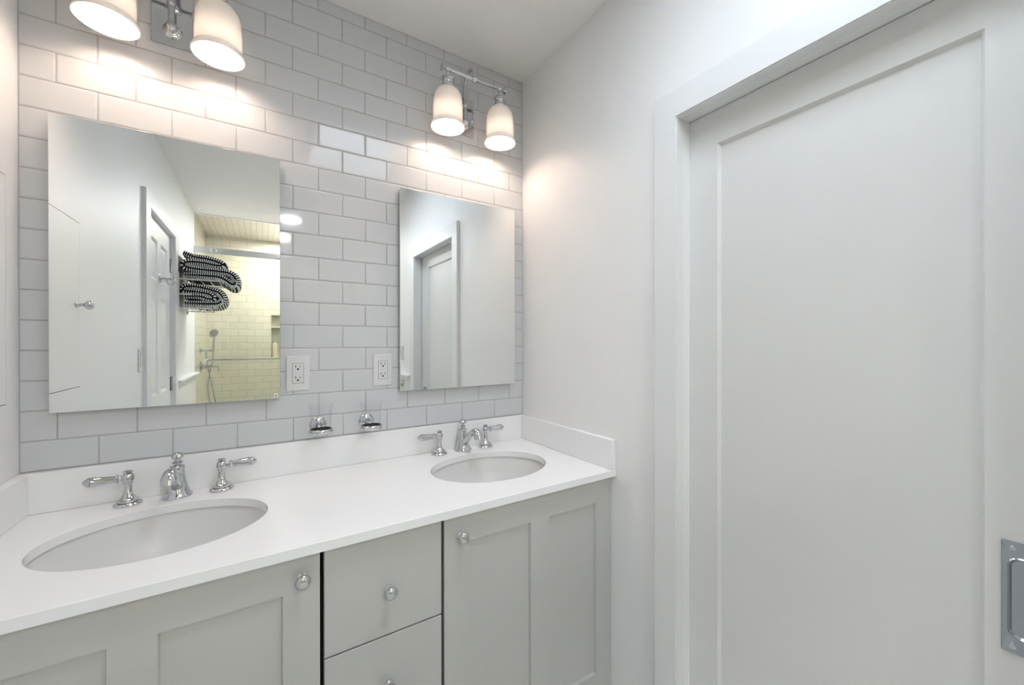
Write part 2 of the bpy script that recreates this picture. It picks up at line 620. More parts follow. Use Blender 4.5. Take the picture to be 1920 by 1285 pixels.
casing('trim_4', map_left, (-2.240, -1.298), (-2.137, -1.410), 2.138, 2.061)
# jambs of the pocket door (split jamb: two strips either side of the slot)
bm = bmesh.new()
for ya, yb in ((-0.8125, -0.806), (-1.521, -1.5145)):
    s = 1 if ya > -1 else -1
    box(bm, XR - 0.004, XR + 0.016, ya, yb, 0, 1.981)
    box(bm, XR + 0.016, XR + 0.041, ya + 0.002 * s, yb + 0.002 * s, 0, 1.981)
box(bm, XR - 0.004, XR + 0.016, -1.515, -0.8125, 1.9805, 1.987)
box(bm, XR + 0.016, XR + 0.041, -1.515, -0.8125, 1.9825, 1.989)
struct(obj('trim_5', bm, M_trim))

# ------------------------------------------------------------------ pocket door (door_1)
d1 = struct(bpy.data.objects.new('door_1', None)); d1.location = (XR + 0.045, -1.15, 0.008); COL.objects.link(d1)
mpd = lambda u, v, n: (XR + 0.046 + n, u, v)
bm = bmesh.new()
slab(bm, mpd, -1.4995, -0.8108, 0.008, 1.979, 0.035, [(-1.3845, -0.8975, 0.25, 1.886)], 0.009, 0.006)
obj('leaf', bm, M_door, d1)
# dark sheet: its colour gives the shade in the slot behind the near jamb
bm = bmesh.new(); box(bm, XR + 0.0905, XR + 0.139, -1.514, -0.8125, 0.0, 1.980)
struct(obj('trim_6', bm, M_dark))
# flush pull
pull = thing_part = None
bm = bmesh.new()
py0, py1, pz0, pz1 = -1.472, -1.4035, 0.802, 0.9925
xf = XR + 0.046
mpp = lambda u, v, n: (xf - 0.0028 + n, u, v)
def rrect(u0, u1, v0, v1, r, n=6):
    pts = []
    for cx, cy, a0 in ((u1 - r, v0 + r, -PI / 2), (u1 - r, v1 - r, 0), (u0 + r, v1 - r, PI / 2), (u0 + r, v0 + r, PI)):
        for i in range(n + 1):
            a = a0 + PI / 2 * i / n
            pts.append((cx + r * math.cos(a), cy + r * math.sin(a)))
    return pts
def loops(bm, L, mi=0, cap_last=True, cap_first=False):
    R = [[bm.verts.new(p) for p in l] for l in L]
    n = len(R[0])
    for A, B in zip(R, R[1:]):
        for i in range(n):
            j = (i + 1) % n
            bm.faces.new((A[i], A[j], B[j], B[i])).material_index = mi
    if cap_last:
        bm.faces.new(R[-1]).material_index = mi
    if cap_first:
        bm.faces.new(R[0][::-1]).material_index = mi
L = [[mpp(*p, 0.0028) for p in rrect(py0, py1, pz0, pz1, 0.0015)],
     [mpp(*p, 0.0004) for p in rrect(py0, py1, pz0, pz1, 0.0015)],
     [mpp(*p, 0.0) for p in rrect(py0 + .0005, py1 - .0005, pz0 + .0005, pz1 - .0005, 0.0015)],
     [mpp(*p, 0.0) for p in rrect(py0 + .007, py1 - .007, pz0 + .026, pz1 - .026, 0.014)],
     [mpp(*p, -0.0016) for p in rrect(py0 + .0085, py1 - .0085, pz0 + .0275, pz1 - .0275, 0.013)],
     [mpp(*p, 0.0) for p in rrect(py0 + .010, py1 - .010, pz0 + .029, pz1 - .029, 0.012)],
     [mpp(*p, 0.0020) for p in rrect(py0 + .0115, py1 - .0115, pz0 + .031, pz1 - .031, 0.011)],
     [mpp(*p, 0.0024) for p in rrect(py0 + .017, py1 - .017, pz0 + .037, pz1 - .037, 0.008)]]
loops(bm, L, cap_first=True)
pull = obj('flush_pull', bm, M_pull, d1, smooth=SM, label='dull chrome recessed finger pull')
for zz in (pz1 - 0.012, pz0 + 0.012):
    bm = bmesh.new()
    lathe(bm, [(0.0045, 0.0), (0.0042, 0.0006), (0.0015, 0.0010), (0.0, 0.0008)], (xf - 0.0028, -1.416, zz), (-1, 0, 0), 16)
    so = obj('screw', bm, M_chrome, pull, smooth=SM)
# second screw column lies nearer the leading edge
for zz in (pz1 - 0.012, pz0 + 0.012):
    bm = bmesh.new()
    lathe(bm, [(0.0045, 0.0), (0.0042, 0.0006), (0.0015, 0.0010), (0.0, 0.0008)], (xf - 0.0028, -1.459, zz), (-1, 0, 0), 16)
    obj('screw', bm, M_chrome, pull, smooth=SM)

# ------------------------------------------------------------------ six-panel door in the left wall (door_2)
d2 = struct(bpy.data.objects.new('door_2', None)); d2.location = (XL, -1.77, 0.008); COL.objects.link(d2)
bm = bmesh.new()
ya, yb = -2.1355, -1.4115
XD = XL - 0.011
map_leaf = lambda u, v, n: (XD - n, u, v)
pw0, pw1 = (-2.022, -1.826), (-1.732, -1.530)
hs = []
for a, b in (pw0, pw1):
    hs += [(a, b, 1.703, 1.945), (a, b, 1.015, 1.607), (a, b, 0.22, 0.86)]
slab(bm, map_leaf, ya, yb, 0.008, 2.058, 0.036, hs, 0.010, 0.014, raised=(0.006, 0.02))
obj('leaf', bm, M_door2, d2)
for zc in (1.858, 1.045, 0.25):
    bm = bmesh.new()
    for k in range(5):
        lathe(bm, [(0, 0), (0.0062, 0.0005), (0.0062, 0.0175), (0, 0.018)], (XD + 0.006, -2.1365, zc - 0.046 + k * 0.0184), n=14)
    lathe(bm, [(0, 0), (0.005, 0.001), (0.006, 0.006), (0, 0.008)], (XD + 0.006, -2.1365, zc + 0.046), n=14)
    box(bm, XD - 0.001, XD + 0.0015, -2.1355, -2.105, zc - 0.046, zc + 0.046)
    obj('hinge', bm, M_chrome, d2, smooth=SM)
hk = bmesh.new()
lathe(hk, [(0, 0), (0.028, 0), (0.028, 0.004), (0.022, 0.008), (0.012, 0.012), (0.009, 0.018), (0.007, 0.04), (0.009, 0.043), (0.009, 0.047), (0.007, 0.05), (0.012, 0.056), (0.017, 0.064), (0.015, 0.074), (0.007, 0.079), (0, 0.08)], (XD, -1.785, 1.727), (1, 0, 0), 28)
tube(hk, smooth_path([(XD + 0.03, -1.785, 1.727), (XD + 0.042, -1.785, 1.697), (XD + 0.060, -1.785, 1.690), (XD + 0.070, -1.785, 1.707)], 5), 0.005)
obj('robe_hook', hk, M_chrome, d2, smooth=SM, label='chrome robe hook')

# ------------------------------------------------------------------ recessed cabinet in the left wall
wc = thing('wall_cabinet', 'white flush recessed cabinet set in the left wall with one small chrome knob', 'cabinet', (XL, -0.2675, 1.182))
bm = bmesh.new()
box(bm, XL - 0.018, XL + 0.0005, CAB[0] + 0.002, CAB[1] - 0.002, CAB[2] + 0.002, CAB[3] - 0.002, 0.0006, 1)
dr = obj('door', bm, M_wall, wc)
bm = bmesh.new()
box(bm, XL - 0.118, XL - 0.11, CAB[0] + 0.003, CAB[1] - 0.003, CAB[2] + 0.003, CAB[3] - 0.003)
obj('body', bm, M_wall, wc)
KNOB = [(0, 0), (0.0105, 0), (0.0105, 0.0025), (0.0085, 0.004), (0.0055, 0.007), (0.005, 0.012), (0.0065, 0.0145), (0.011, 0.017), (0.0145, 0.0205), (0.0155, 0.0245), (0.014, 0.028), (0.0105, 0.0305), (0.005, 0.032), (0, 0.0325)]
bm = bmesh.new(); lathe(bm, [(r, h * (1.0 if h < 0.006 else 1.35)) for r, h in KNOB], (XL + 0.0005, -0.427, 1.458), (1, 0, 0), 28)
obj('knob', bm, M_chrome, dr, smooth=SM)

# light switches
def light_switch(mp, u, v, label, rocker=True):
    p = Vector(mp(u, v, 0))
    t = thing('light_switch', label, 'switch', p, 'white wall switches')
    def bx(bm, u0, u1, v0, v1, n0, n1, bev=0):
        a, b = mp(u0, v0, n0), mp(u1, v1, n1)
        box(bm, min(a[0], b[0]), max(a[0], b[0]), min(a[1], b[1]), max(a[1], b[1]), v0, v1, bev)
    bm = bmesh.new(); bx(bm, u - 0.035, u + 0.035, v - 0.0585, v + 0.0585, -0.006, 0, 0.0025)
    obj('cover_plate', bm, M_plastic, t)
    bm = bmesh.new(); bx(bm, u - 0.0165, u + 0.0165, v - 0.033, v + 0.033, -0.0095, -0.004, 0.002)
    obj('rocker', bm, M_plastic, t)
light_switch(map_left, -1.245, 1.243, 'white rocker light switch on the left wall, seen only in the left mirror')
light_switch(map_right, -1.85, 1.243, 'white rocker light switch beyond the pocket door, seen only in the right mirror')

# wainscot and its cap
def wainscot(name, mp, u0, u1, ztop):
    bm = bmesh.new()
    a, b = mp(u0, 0, -0.010), mp(u1, 0, 0)
    box(bm, min(a[0], b[0]), max(a[0], b[0]), u0, u1, 0, ztop - 0.015)
    r = obj(name, bm, M_bead)
    struct(r)
    bm = bmesh.new()
    a, b = mp(u0, 0, -0.040), mp(u1, 0, 0)
    box(bm, min(a[0], b[0]), max(a[0], b[0]), u0, u1, ztop - 0.018, ztop, 0.005)
    a, b = mp(u0, 0, -0.024), mp(u1, 0, 0)
    box(bm, min(a[0], b[0]), max(a[0], b[0]), u0, u1, ztop - 0.05, ztop - 0.018, 0.006)
    return bm
bm = wainscot('trim_7', map_left, YG + 0.02, -2.241, 1.060); struct(obj('trim_8', bm, M_trim))
bm = wainscot('trim_9', map_right, YG + 0.02, -1.601, 1.075); struct(obj('trim_10', bm, M_trim))

# robe hook on the right wall beyond the door
rh = thing('robe_hook', 'small chrome wall hook below the switch, seen at the bottom corner of the right mirror', 'hook', (XR - 0.010, -1.82, 0.985))
bm = bmesh.new()
lathe(bm, [(0, 0), (0.030, 0), (0.030, 0.005), (0.022, 0.010), (0.010, 0.014), (0.008, 0.04), (0.013, 0.05), (0.016, 0.06), (0.010, 0.068), (0, 0.07)], (XR - 0.010, -1.82, 0.985), (-1, 0, 0), 24)
obj('rosette', bm, M_chrome, rh, smooth=SM)
bm = bmesh.new()
tube(bm, smooth_path([(XR - 0.045, -1.82, 0.983), (XR - 0.058, -1.82, 0.955), (XR - 0.078, -1.82, 0.94), (XR - 0.09, -1.82, 0.955)], 5), 0.006)
obj('hook_arm', bm, M_chrome, rh, smooth=SM)

# ================================================================== VANITY
YF = -0.545            # face of the doors
vt = thing('vanity_cabinet', 'wide pale grey double vanity cabinet with panelled doors and a centre drawer stack', 'cabinet', (0.705, -0.27, 0.0))
bm = bmesh.new()
ctb = CT - 0.0225
for x0, x1 in ((XL + 0.001, XL + 0.018), (0.5535, 0.5715), (0.8435, 0.8615), (XR - 0.019, XR - 0.001)):
    box(bm, x0, x1, -0.500, -0.012, 0.10, ctb - 0.001)
box(bm, XL + 0.018, XR - 0.019, -0.500, -0.012, 0.10, 0.118)
box(bm, XL + 0.018, XR - 0.019, -0.026, -0.012, 0.118, ctb - 0.2)
box(bm, XL + 0.018, XR - 0.019, -0.470, -0.450, 0.0, 0.10)
box(bm, XL + 0.018, XR - 0.019, -0.500, -0.485, ctb - 0.03, ctb - 0.001)
obj('body', bm, M_dark, vt, label='carcass coloured dark as shade in the door gaps')
# filler strips against the walls
bm = bmesh.new()
box(bm, XR - 0.0065, XR - 0.0005, YF + 0.001, YF + 0.02, 0.10, ctb - 0.004)
obj('filler_strip', bm, M_cab, vt)
def vknob(x, z, parent):
    bm = bmesh.new(); lathe(bm, KNOB, (x, YF, z), (0, -1, 0), 28)
    obj('knob', bm, M_chrome, parent, smooth=SM, label='small round chrome knob')
mpv = lambda u, v, n: (u, YF + n, v)
zt, zb = ctb - 0.005, 0.105
pt, pb = 0.789, 0.213
bm = bmesh.new()
slab(bm, mpv, XL + 0.003, 0.5585, zb, zt, 0.02, [(0.010, 0.2145, pb, pt), (0.2835, 0.4865, pb, pt)], 0.009, 0.0025)
ld = obj('door', bm, M_cab, vt); vknob(0.523, 0.819, ld)
bm = bmesh.new()
slab(bm, mpv, 0.8565, 1.4695, zb, zt, 0.02, [(0.9245, 1.1355, pb, pt), (1.2045, 1.4045, pb, pt)], 0.009, 0.0025)
rd = obj('door', bm, M_cab, vt); vknob(0.903, 0.813, rd)
for z0, z1 in ((0.6205, zt), (0.366, 0.6165), (zb, 0.362)):
    bm = bmesh.new()
    box(bm, 0.5675, 0.8485, YF, YF + 0.02, z0, z1, 0.0012, 1)
    dw = obj('drawer', bm, M_cab, vt)
    vknob(0.7105, 0.731 if z1 == zt else (0.498 if z0 > 0.3 else 0.24), dw)

# ------------------------------------------------------------------ countertop with two oval cut-outs
SINKS = [(0.252, -0.288, 0.2135, 0.166), (1.141, -0.288, 0.2135, 0.166)]
def ell(cx, cy, a, b, n=96):
    return [(cx + a * math.cos(2 * PI * i / n), cy + b * math.sin(2 * PI * i / n)) for i in range(n)]
bm = bmesh.new()
rx0, rx1, ry0, ry1 = XL + 0.0005, XR - 0.0005, -0.567, -0.0005
e = 0.0016
outer = [(rx0 + e, ry0 + e), (rx1 - e, ry0 + e), (rx1 - e, ry1 - e), (rx0 + e, ry1 - e)]
lps = [outer] + [ell(cx, cy, a + e, b + e) for cx, cy, a, b in SINKS]
top_l = []
edges = []
for l in lps:
    vs = [bm.verts.new((x, y, CT)) for x, y in l]
    top_l.append(vs)
    edges += [bm.edges.new((vs[i], vs[(i + 1) % len(vs)])) for i in range(len(vs))]
bmesh.ops.triangle_fill(bm, use_beauty=True, use_dissolve=False, edges=edges)
low = [[(rx0, ry0), (rx1, ry0), (rx1, ry1), (rx0, ry1)]] + [ell(cx, cy, a, b) for cx, cy, a, b in SINKS]
bot_l, bedges = [], []
for tv, l in zip(top_l, low):
    A = tv
    for zz in (CT - e * 0.6, CT - 0.0225):
        B = [bm.verts.new((x + (0), y, zz)) for x, y in l]
        for i in range(len(A)):
            j = (i + 1) % len(A)
            bm.faces.new((A[i], A[j], B[j], B[i]))
        A = B
    bedges += [bm.edges.get((A[i], A[(i + 1) % len(A)])) for i in range(len(A))]
bmesh.ops.triangle_fill(bm, use_beauty=True, use_dissolve=False, edges=bedges)
ctop = obj('countertop', bm, M_quartz, None, smooth=math.radians(30))
tag(ctop, 'long white quartz countertop with two oval sink cut-outs', 'countertop')

# backsplashes
bm = bmesh.new(); box(bm, XL + 0.0005, XR - 0.0005, -0.020, -0.0005, CT + 0.0003, 0.9995, 0.001, 1)
tag(obj('backsplash', bm, M_quartz), 'long white quartz backsplash strip along the tiled wall', 'backsplash')
bm = bmesh.new(); box(bm, XR - 0.0205, XR - 0.0005, -0.566, -0.0205, CT + 0.0003, 0.9985, 0.001, 1)
tag(obj('backsplash', bm, M_quartz), 'short white quartz side splash on the right wall beside the door', 'backsplash')
bm = bmesh.new(); box(bm, XL + 0.0005, XL + 0.0205, -0.566, -0.0205, CT + 0.0003, 0.9985, 0.001, 1)
tag(obj('backsplash', bm, M_quartz), 'white quartz side splash at the left edge of the picture', 'backsplash')

# sinks
for k, (cx, cy, a, b) in enumerate(SINKS):
    t = thing('undermount_sink', ('oval white undermount sink in the left half of the counter, nearer the camera',
                                  'oval white undermount sink in the right half of the counter')[k], 'sink', (cx, cy, CT - 0.165), 'oval undermount sinks')
    bm = bmesh.new()
    zr = CT - 0.0232
    prof = [(1.10, 0.0), (1.035, 0.0), (1.025, -0.004), (1.015, -0.012), (0.97, -0.045), (0.90, -0.085), (0.78, -0.115), (0.55, -0.135), (0.25, -0.142), (0.12, -0.143),
            (0.12, -0.155), (0.25, -0.155), (0.58, -0.147), (0.83, -0.125), (0.95, -0.092), (1.03, -0.045), (1.06, -0.014), (1.10, -0.012)]
    n = 96
    R = [[bm.verts.new((cx + s * a * math.cos(2 * PI * i / n), cy + s * b * math.sin(2 * PI * i / n), zr + h)) for i in range(n)] for s, h in prof]
    for A, B in zip(R, R[1:] + R[:1]):
        for i in range(n):
            j = (i + 1) % n
            bm.faces.new((A[i], A[j], B[j], B[i]))
    obj('basin', bm, M_porcelain, t, smooth=SM)
    bm = bmesh.new()
    lathe(bm, [(0, 0.002), (0.018, 0.002), (0.022, 0.0035), (0.026, 0.002), (0.0275, 0.0), (0.02, -0.002), (0.019, -0.03), (0, -0.03)], (cx, cy, zr - 0.143), n=32)
    obj('drain', bm, M_chrome, t, smooth=SM)

# ------------------------------------------------------------------ faucets
def faucet(xc, ys, yh, label):
    t = thing('faucet', label, 'faucet', (xc, ys, CT), 'widespread chrome faucets')
    z = CT + 0.0003
    KR, KZ, KH = 1.13, 1.24, 1.17
    sc = lambda pr, kr, kz: [(r * kr, h * kz) for r, h in pr]
    # spout body: bell with finial
    bm = bmesh.new()
    lathe(bm, sc([(0, 0), (0.030, 0), (0.0305, 0.003), (0.029, 0.006), (0.0265, 0.008), (0.024, 0.014), (0.0205, 0.024), (0.0175, 0.037), (0.0155, 0.050), (0.0145, 0.060), (0.0145, 0.063), (0.0155, 0.065), (0.0155, 0.068), (0.0135, 0.070), (0.008, 0.0715), (0, 0.0715)], KR, KZ), (xc, ys, z), n=36)
    sp = obj('spout_body', bm, M_chrome, t, smooth=SM)
    bm = bmesh.new()
    lathe(bm, sc([(0, 0.0700), (0.005, 0.0705), (0.0055, 0.0740), (0.010, 0.0755), (0.0115, 0.0775), (0.009, 0.0795), (0.0055, 0.0815), (0.0055, 0.0840), (0.009, 0.0860), (0.0125, 0.0895), (0.0130, 0.0930), (0.0105, 0.0970), (0.006, 0.0995), (0, 0.1005)], KR, KZ), (xc, ys, z), n=28)
    obj('lift_knob', bm, M_chrome, sp, smooth=SM)
    bm = bmesh.new()
    pts = smooth_path([(xc, ys - q, z + h) for q, h in ((-0.004, 0.014), (0.022, 0.038), (0.052, 0.062), (0.086, 0.085), (0.113, 0.0930), (0.1315, 0.0845), (0.1375, 0.070))], 6)
    tube(bm, pts, [0.0120, 0.0135, 0.0122, 0.0120, 0.0152, 0.0175, 0.0172], n=24)
    obj('spout', bm, M_chrome, t, smooth=math.radians(50))
    for s in (-1, 1):
        hx, hy = xc + s * 0.1025, yh
        bm = bmesh.new()
        lathe(bm, sc([(0, 0), (0.0280, 0), (0.0285, 0.003), (0.0265, 0.0065), (0.0235, 0.0080), (0.0200, 0.0083), (0.0200, 0.0098), (0.0225, 0.0102), (0.0225, 0.0125), (0.0180, 0.0145), (0.0135, 0.0188), (0.0102, 0.0235), (0.0086, 0.0260), (0.0095, 0.0285), (0.0080, 0.0305), (0.0076, 0.047), (0.0095, 0.0495), (0.0095, 0.0515), (0.0075, 0.0530), (0, 0.0530)], 1.06, KH), (hx, hy, z), n=32)
        hd = obj('handle', bm, M_chrome, t, smooth=SM)
        bm = bmesh.new()
        lathe(bm, sc([(0, 0.0500), (0.0085, 0.0515), (0.0120, 0.0565), (0.0130, 0.0620), (0.0120, 0.0675), (0.0085, 0.0715), (0.0062, 0.0728), (0.0095, 0.0745), (0.0098, 0.0765), (0.0060, 0.0785), (0, 0.0790)], 1.06, KH), (hx, hy, z), n=28)
        lathe(bm, sc([(0, 0.008), (0.0058, 0.010), (0.0058, 0.018), (0.0080, 0.0195), (0.0092, 0.0220), (0.0080, 0.0250), (0.0066, 0.0275), (0.0068, 0.031), (0.0080, 0.045), (0.0092, 0.064), (0.0100, 0.0685), (0.0104, 0.071), (0.0092, 0.0735), (0.0104, 0.0755), (0.0098, 0.079), (0.0070, 0.0840), (0.0040, 0.0875), (0.0036, 0.0895), (0, 0.0910)], 1.25, 0.97), (hx, hy, z + 0.062 * KH), (s, 0, 0), 24)
        obj('lever', bm, M_chrome, hd, smooth=SM)
faucet(0.2515, -0.058, -0.062, 'chrome widespread faucet behind the left sink with two lever handles')
faucet(1.1445, -0.058, -0.062, 'chrome widespread faucet behind the right sink with two lever handles')

# ------------------------------------------------------------------ mirrors
def mirror(x0, x1, z0, z1, rot, label, pale):
    xc = (x0 + x1) / 2
    t = thing('mirror_cabinet', label, 'mirror', (xc, 0, z0), 'frameless mirror cabinets')
    bm = bmesh.new(); box(bm, x0 + 0.003, x1 - 0.003, -0.0245, -0.0035, z0 + 0.003, z1 - 0.003)
    obj('cabinet_box', bm, M_edge, t)
    bm = bmesh.new(); box(bm, x0, x1, -0.030, -0.0250, z0, z1, 0.0006, 1)
    obj('mirror_glass', bm, M_mirror, t)
    if not pale:
        t.rotation_euler = (0, 0, rot)
        return
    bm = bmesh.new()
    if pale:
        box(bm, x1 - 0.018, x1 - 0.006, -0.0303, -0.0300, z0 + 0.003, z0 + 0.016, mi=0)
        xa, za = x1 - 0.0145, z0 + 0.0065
        o_ = 'reflection_mark'
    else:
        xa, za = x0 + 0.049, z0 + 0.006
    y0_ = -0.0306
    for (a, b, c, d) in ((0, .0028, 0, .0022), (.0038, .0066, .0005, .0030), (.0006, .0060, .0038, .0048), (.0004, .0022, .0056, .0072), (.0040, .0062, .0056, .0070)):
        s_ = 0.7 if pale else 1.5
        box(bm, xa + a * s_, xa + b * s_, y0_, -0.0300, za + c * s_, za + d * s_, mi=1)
    obj('reflection_mark', bm, [M_fringe_w, M_slot], t)  # pale square with dark bars on the glass, standing in for a reflection
    t.rotation_euler = (0, 0, rot)
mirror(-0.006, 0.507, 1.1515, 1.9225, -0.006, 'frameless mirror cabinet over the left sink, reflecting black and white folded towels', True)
mirror(0.899, 1.4135, 1.1475, 1.9165, 0.0, 'frameless mirror cabinet over the right sink, reflecting the pocket door', False)

# ------------------------------------------------------------------ outlets
def outlet(x0, z0, gfci, label):
    w_, h_ = 0.070, 0.1175
    xc, zc = x0 + w_ / 2, z0 + h_ / 2
    t = thing('wall_outlet', label, 'outlet', (xc, 0, z0), 'white wall outlets')
    bm = bmesh.new()
    loops(bm, [[(x, 0.0, z) for x, z in rrect(x0, x0 + w_, z0, z0 + h_, 0.003)],
               [(x, -0.0035, z) for x, z in rrect(x0, x0 + w_, z0, z0 + h_, 0.003)],
               [(x, -0.0058, z) for x, z in rrect(x0 + .003, x0 + w_ - .003, z0 + .003, z0 + h_ - .003, 0.002)]], cap_first=True)
    obj('cover_plate', bm, M_plastic, t)
    bm = bmesh.new(); box(bm, xc - 0.0172, xc + 0.0172, -0.0060, -0.0050, zc - 0.0342, zc + 0.0342)
    obj('gap', bm, M_slot, t)
    bm = bmesh.new(); box(bm, xc - 0.0164, xc + 0.0164, -0.0068, -0.0050, zc - 0.0334, zc + 0.0334, 0.0006, 1)
    rc = obj('receptacle', bm, M_plastic, t)
    for s in (1, -1):
        zz = zc + (0.0205 if s > 0 else -0.0165)
        bm = bmesh.new(); box(bm, xc - 0.0078, xc - 0.0056, -0.0070, -0.0066, zz - 0.0015, zz + 0.0070)
        obj('slot', bm, M_slot, rc)
        bm = bmesh.new(); box(bm, xc + 0.0056, xc + 0.0074, -0.0070, -0.0066, zz - 0.0008, zz + 0.0062)
        obj('slot', bm, M_slot, rc)
        bm = bmesh.new(); lathe(bm, [(0, 0), (0.0032, 0), (0.0032, 0.0004), (0, 0.0004)], (xc, -0.0066, zz - 0.0065), (0, -1, 0), 14)
        obj('ground_hole', bm, M_slot, rc)
    if gfci:
        for z_ in (zc + 0.0035, zc - 0.0045):
            bm = bmesh.new(); box(bm, xc - 0.009, xc + 0.009, -0.0076, -0.0066, z_, z_ + 0.005, 0.0004, 1)
            obj('test_button', bm, M_plastic, rc)
        bm = bmesh.new(); box(bm, xc + 0.0115, xc + 0.0135, -0.0070, -0.0066, zc - 0.030, zc - 0.028)
        obj('indicator_light', bm, M_slot, rc)
    for s in (1, -1):
        bm = bmesh.new()
        lathe(bm, [(0.0032, 0.0), (0.0030, 0.0007), (0, 0.0010)], (xc, -0.0058, zc + s * 0.0484), (0, -1, 0), 14)
        box(bm, xc - 0.0028, xc + 0.0028, -0.0070, -0.0065, zc + s * 0.0484 - 0.0004, zc + s * 0.0484 + 0.0004)
        obj('screw', bm, M_satin, t, smooth=SM)
outlet(0.5245, 1.1690, True, 'white wall outlet with test buttons beside the left mirror')
outlet(0.8060, 1.1700, False, 'white wall outlet beside the right mirror')

# ------------------------------------------------------------------ tumbler holders and tumblers
def tumbler_set(xc, zr, side):
    yc = -0.080
    t = thing('tumbler_holder', 'round chrome wall holder carrying the %s glass tumbler between the sinks' % side, 'holder', (xc, 0, zr), 'chrome tumbler holders')
    bm = bmesh.new()
    lathe(bm, [(0, 0), (0.0265, 0), (0.0270, 0.003), (0.0255, 0.0065), (0.0200, 0.0100), (0.0130, 0.0130), (0.0095, 0.018), (0.0080, 0.026), (0, 0.026)], (xc, -0.0005, zr + 0.008), (0, -1, 0), 32)
    obj('rosette', bm, M_chrome, t, smooth=SM)
    bm = bmesh.new()
    tube(bm, [(xc, -0.024, zr + 0.008), (xc, -0.034, zr + 0.006), (xc, -0.0445, zr)], [0.0075, 0.006, 0.0065], 16)
    obj('arm', bm, M_chrome, t, smooth=SM)
    bm = bmesh.new()
    lathe(bm, [(0.0318, -0.008), (0.0318, 0.0065), (0.0330, 0.0080), (0.0355, 0.0065), (0.0368, 0.0025), (0.0365, -0.0025), (0.0345, -0.0070), (0.0330, -0.0085)], (xc, yc, zr), n=40, closed=True)
    rg = obj('ring', bm, M_chrome, t, smooth=math.radians(60))
    bm = bmesh.new()
    lathe(bm, [(0.0302, -0.006), (0.0302, 0.0078), (0.0316, 0.0078), (0.0316, -0.006)], (xc, yc, zr), n=40, closed=True)
    obj('liner', bm, M_black, rg, smooth=SM, label='black rubber liner')
    # glass: thick foot, flared rim
    bm = bmesh.new()
    zb_ = zr - 0.026
    outp = [(0, 0), (0.0240, 0), (0.0252, 0.0015), (0.0258, 0.006), (0.0272, 0.020), (0.0294, 0.034), (0.0300, 0.045), (0.0312, 0.070), (0.0328, 0.095), (0.0352, 0.110), (0.0366, 0.116)]
    inn = [(0.0360, 0.1172), (0.0350, 0.1166), (0.0338, 0.110), (0.0312, 0.095), (0.0297, 0.070), (0.0286, 0.045), (0.0276, 0.030), (0.0255, 0.018), (0.0220, 0.013), (0, 0.012)]
    lathe(bm, outp + inn, (xc, yc, zb_), n=48)
    g = obj('tumbler', bm, M_glass, None, smooth=math.radians(60))
    tag(g, 'clear flared glass tumbler in the %s wall holder' % side, 'glass', 'clear glass tumblers')
tumbler_set(0.6205, 1.040, 'left')
tumbler_set(0.7810, 1.035, 'right')

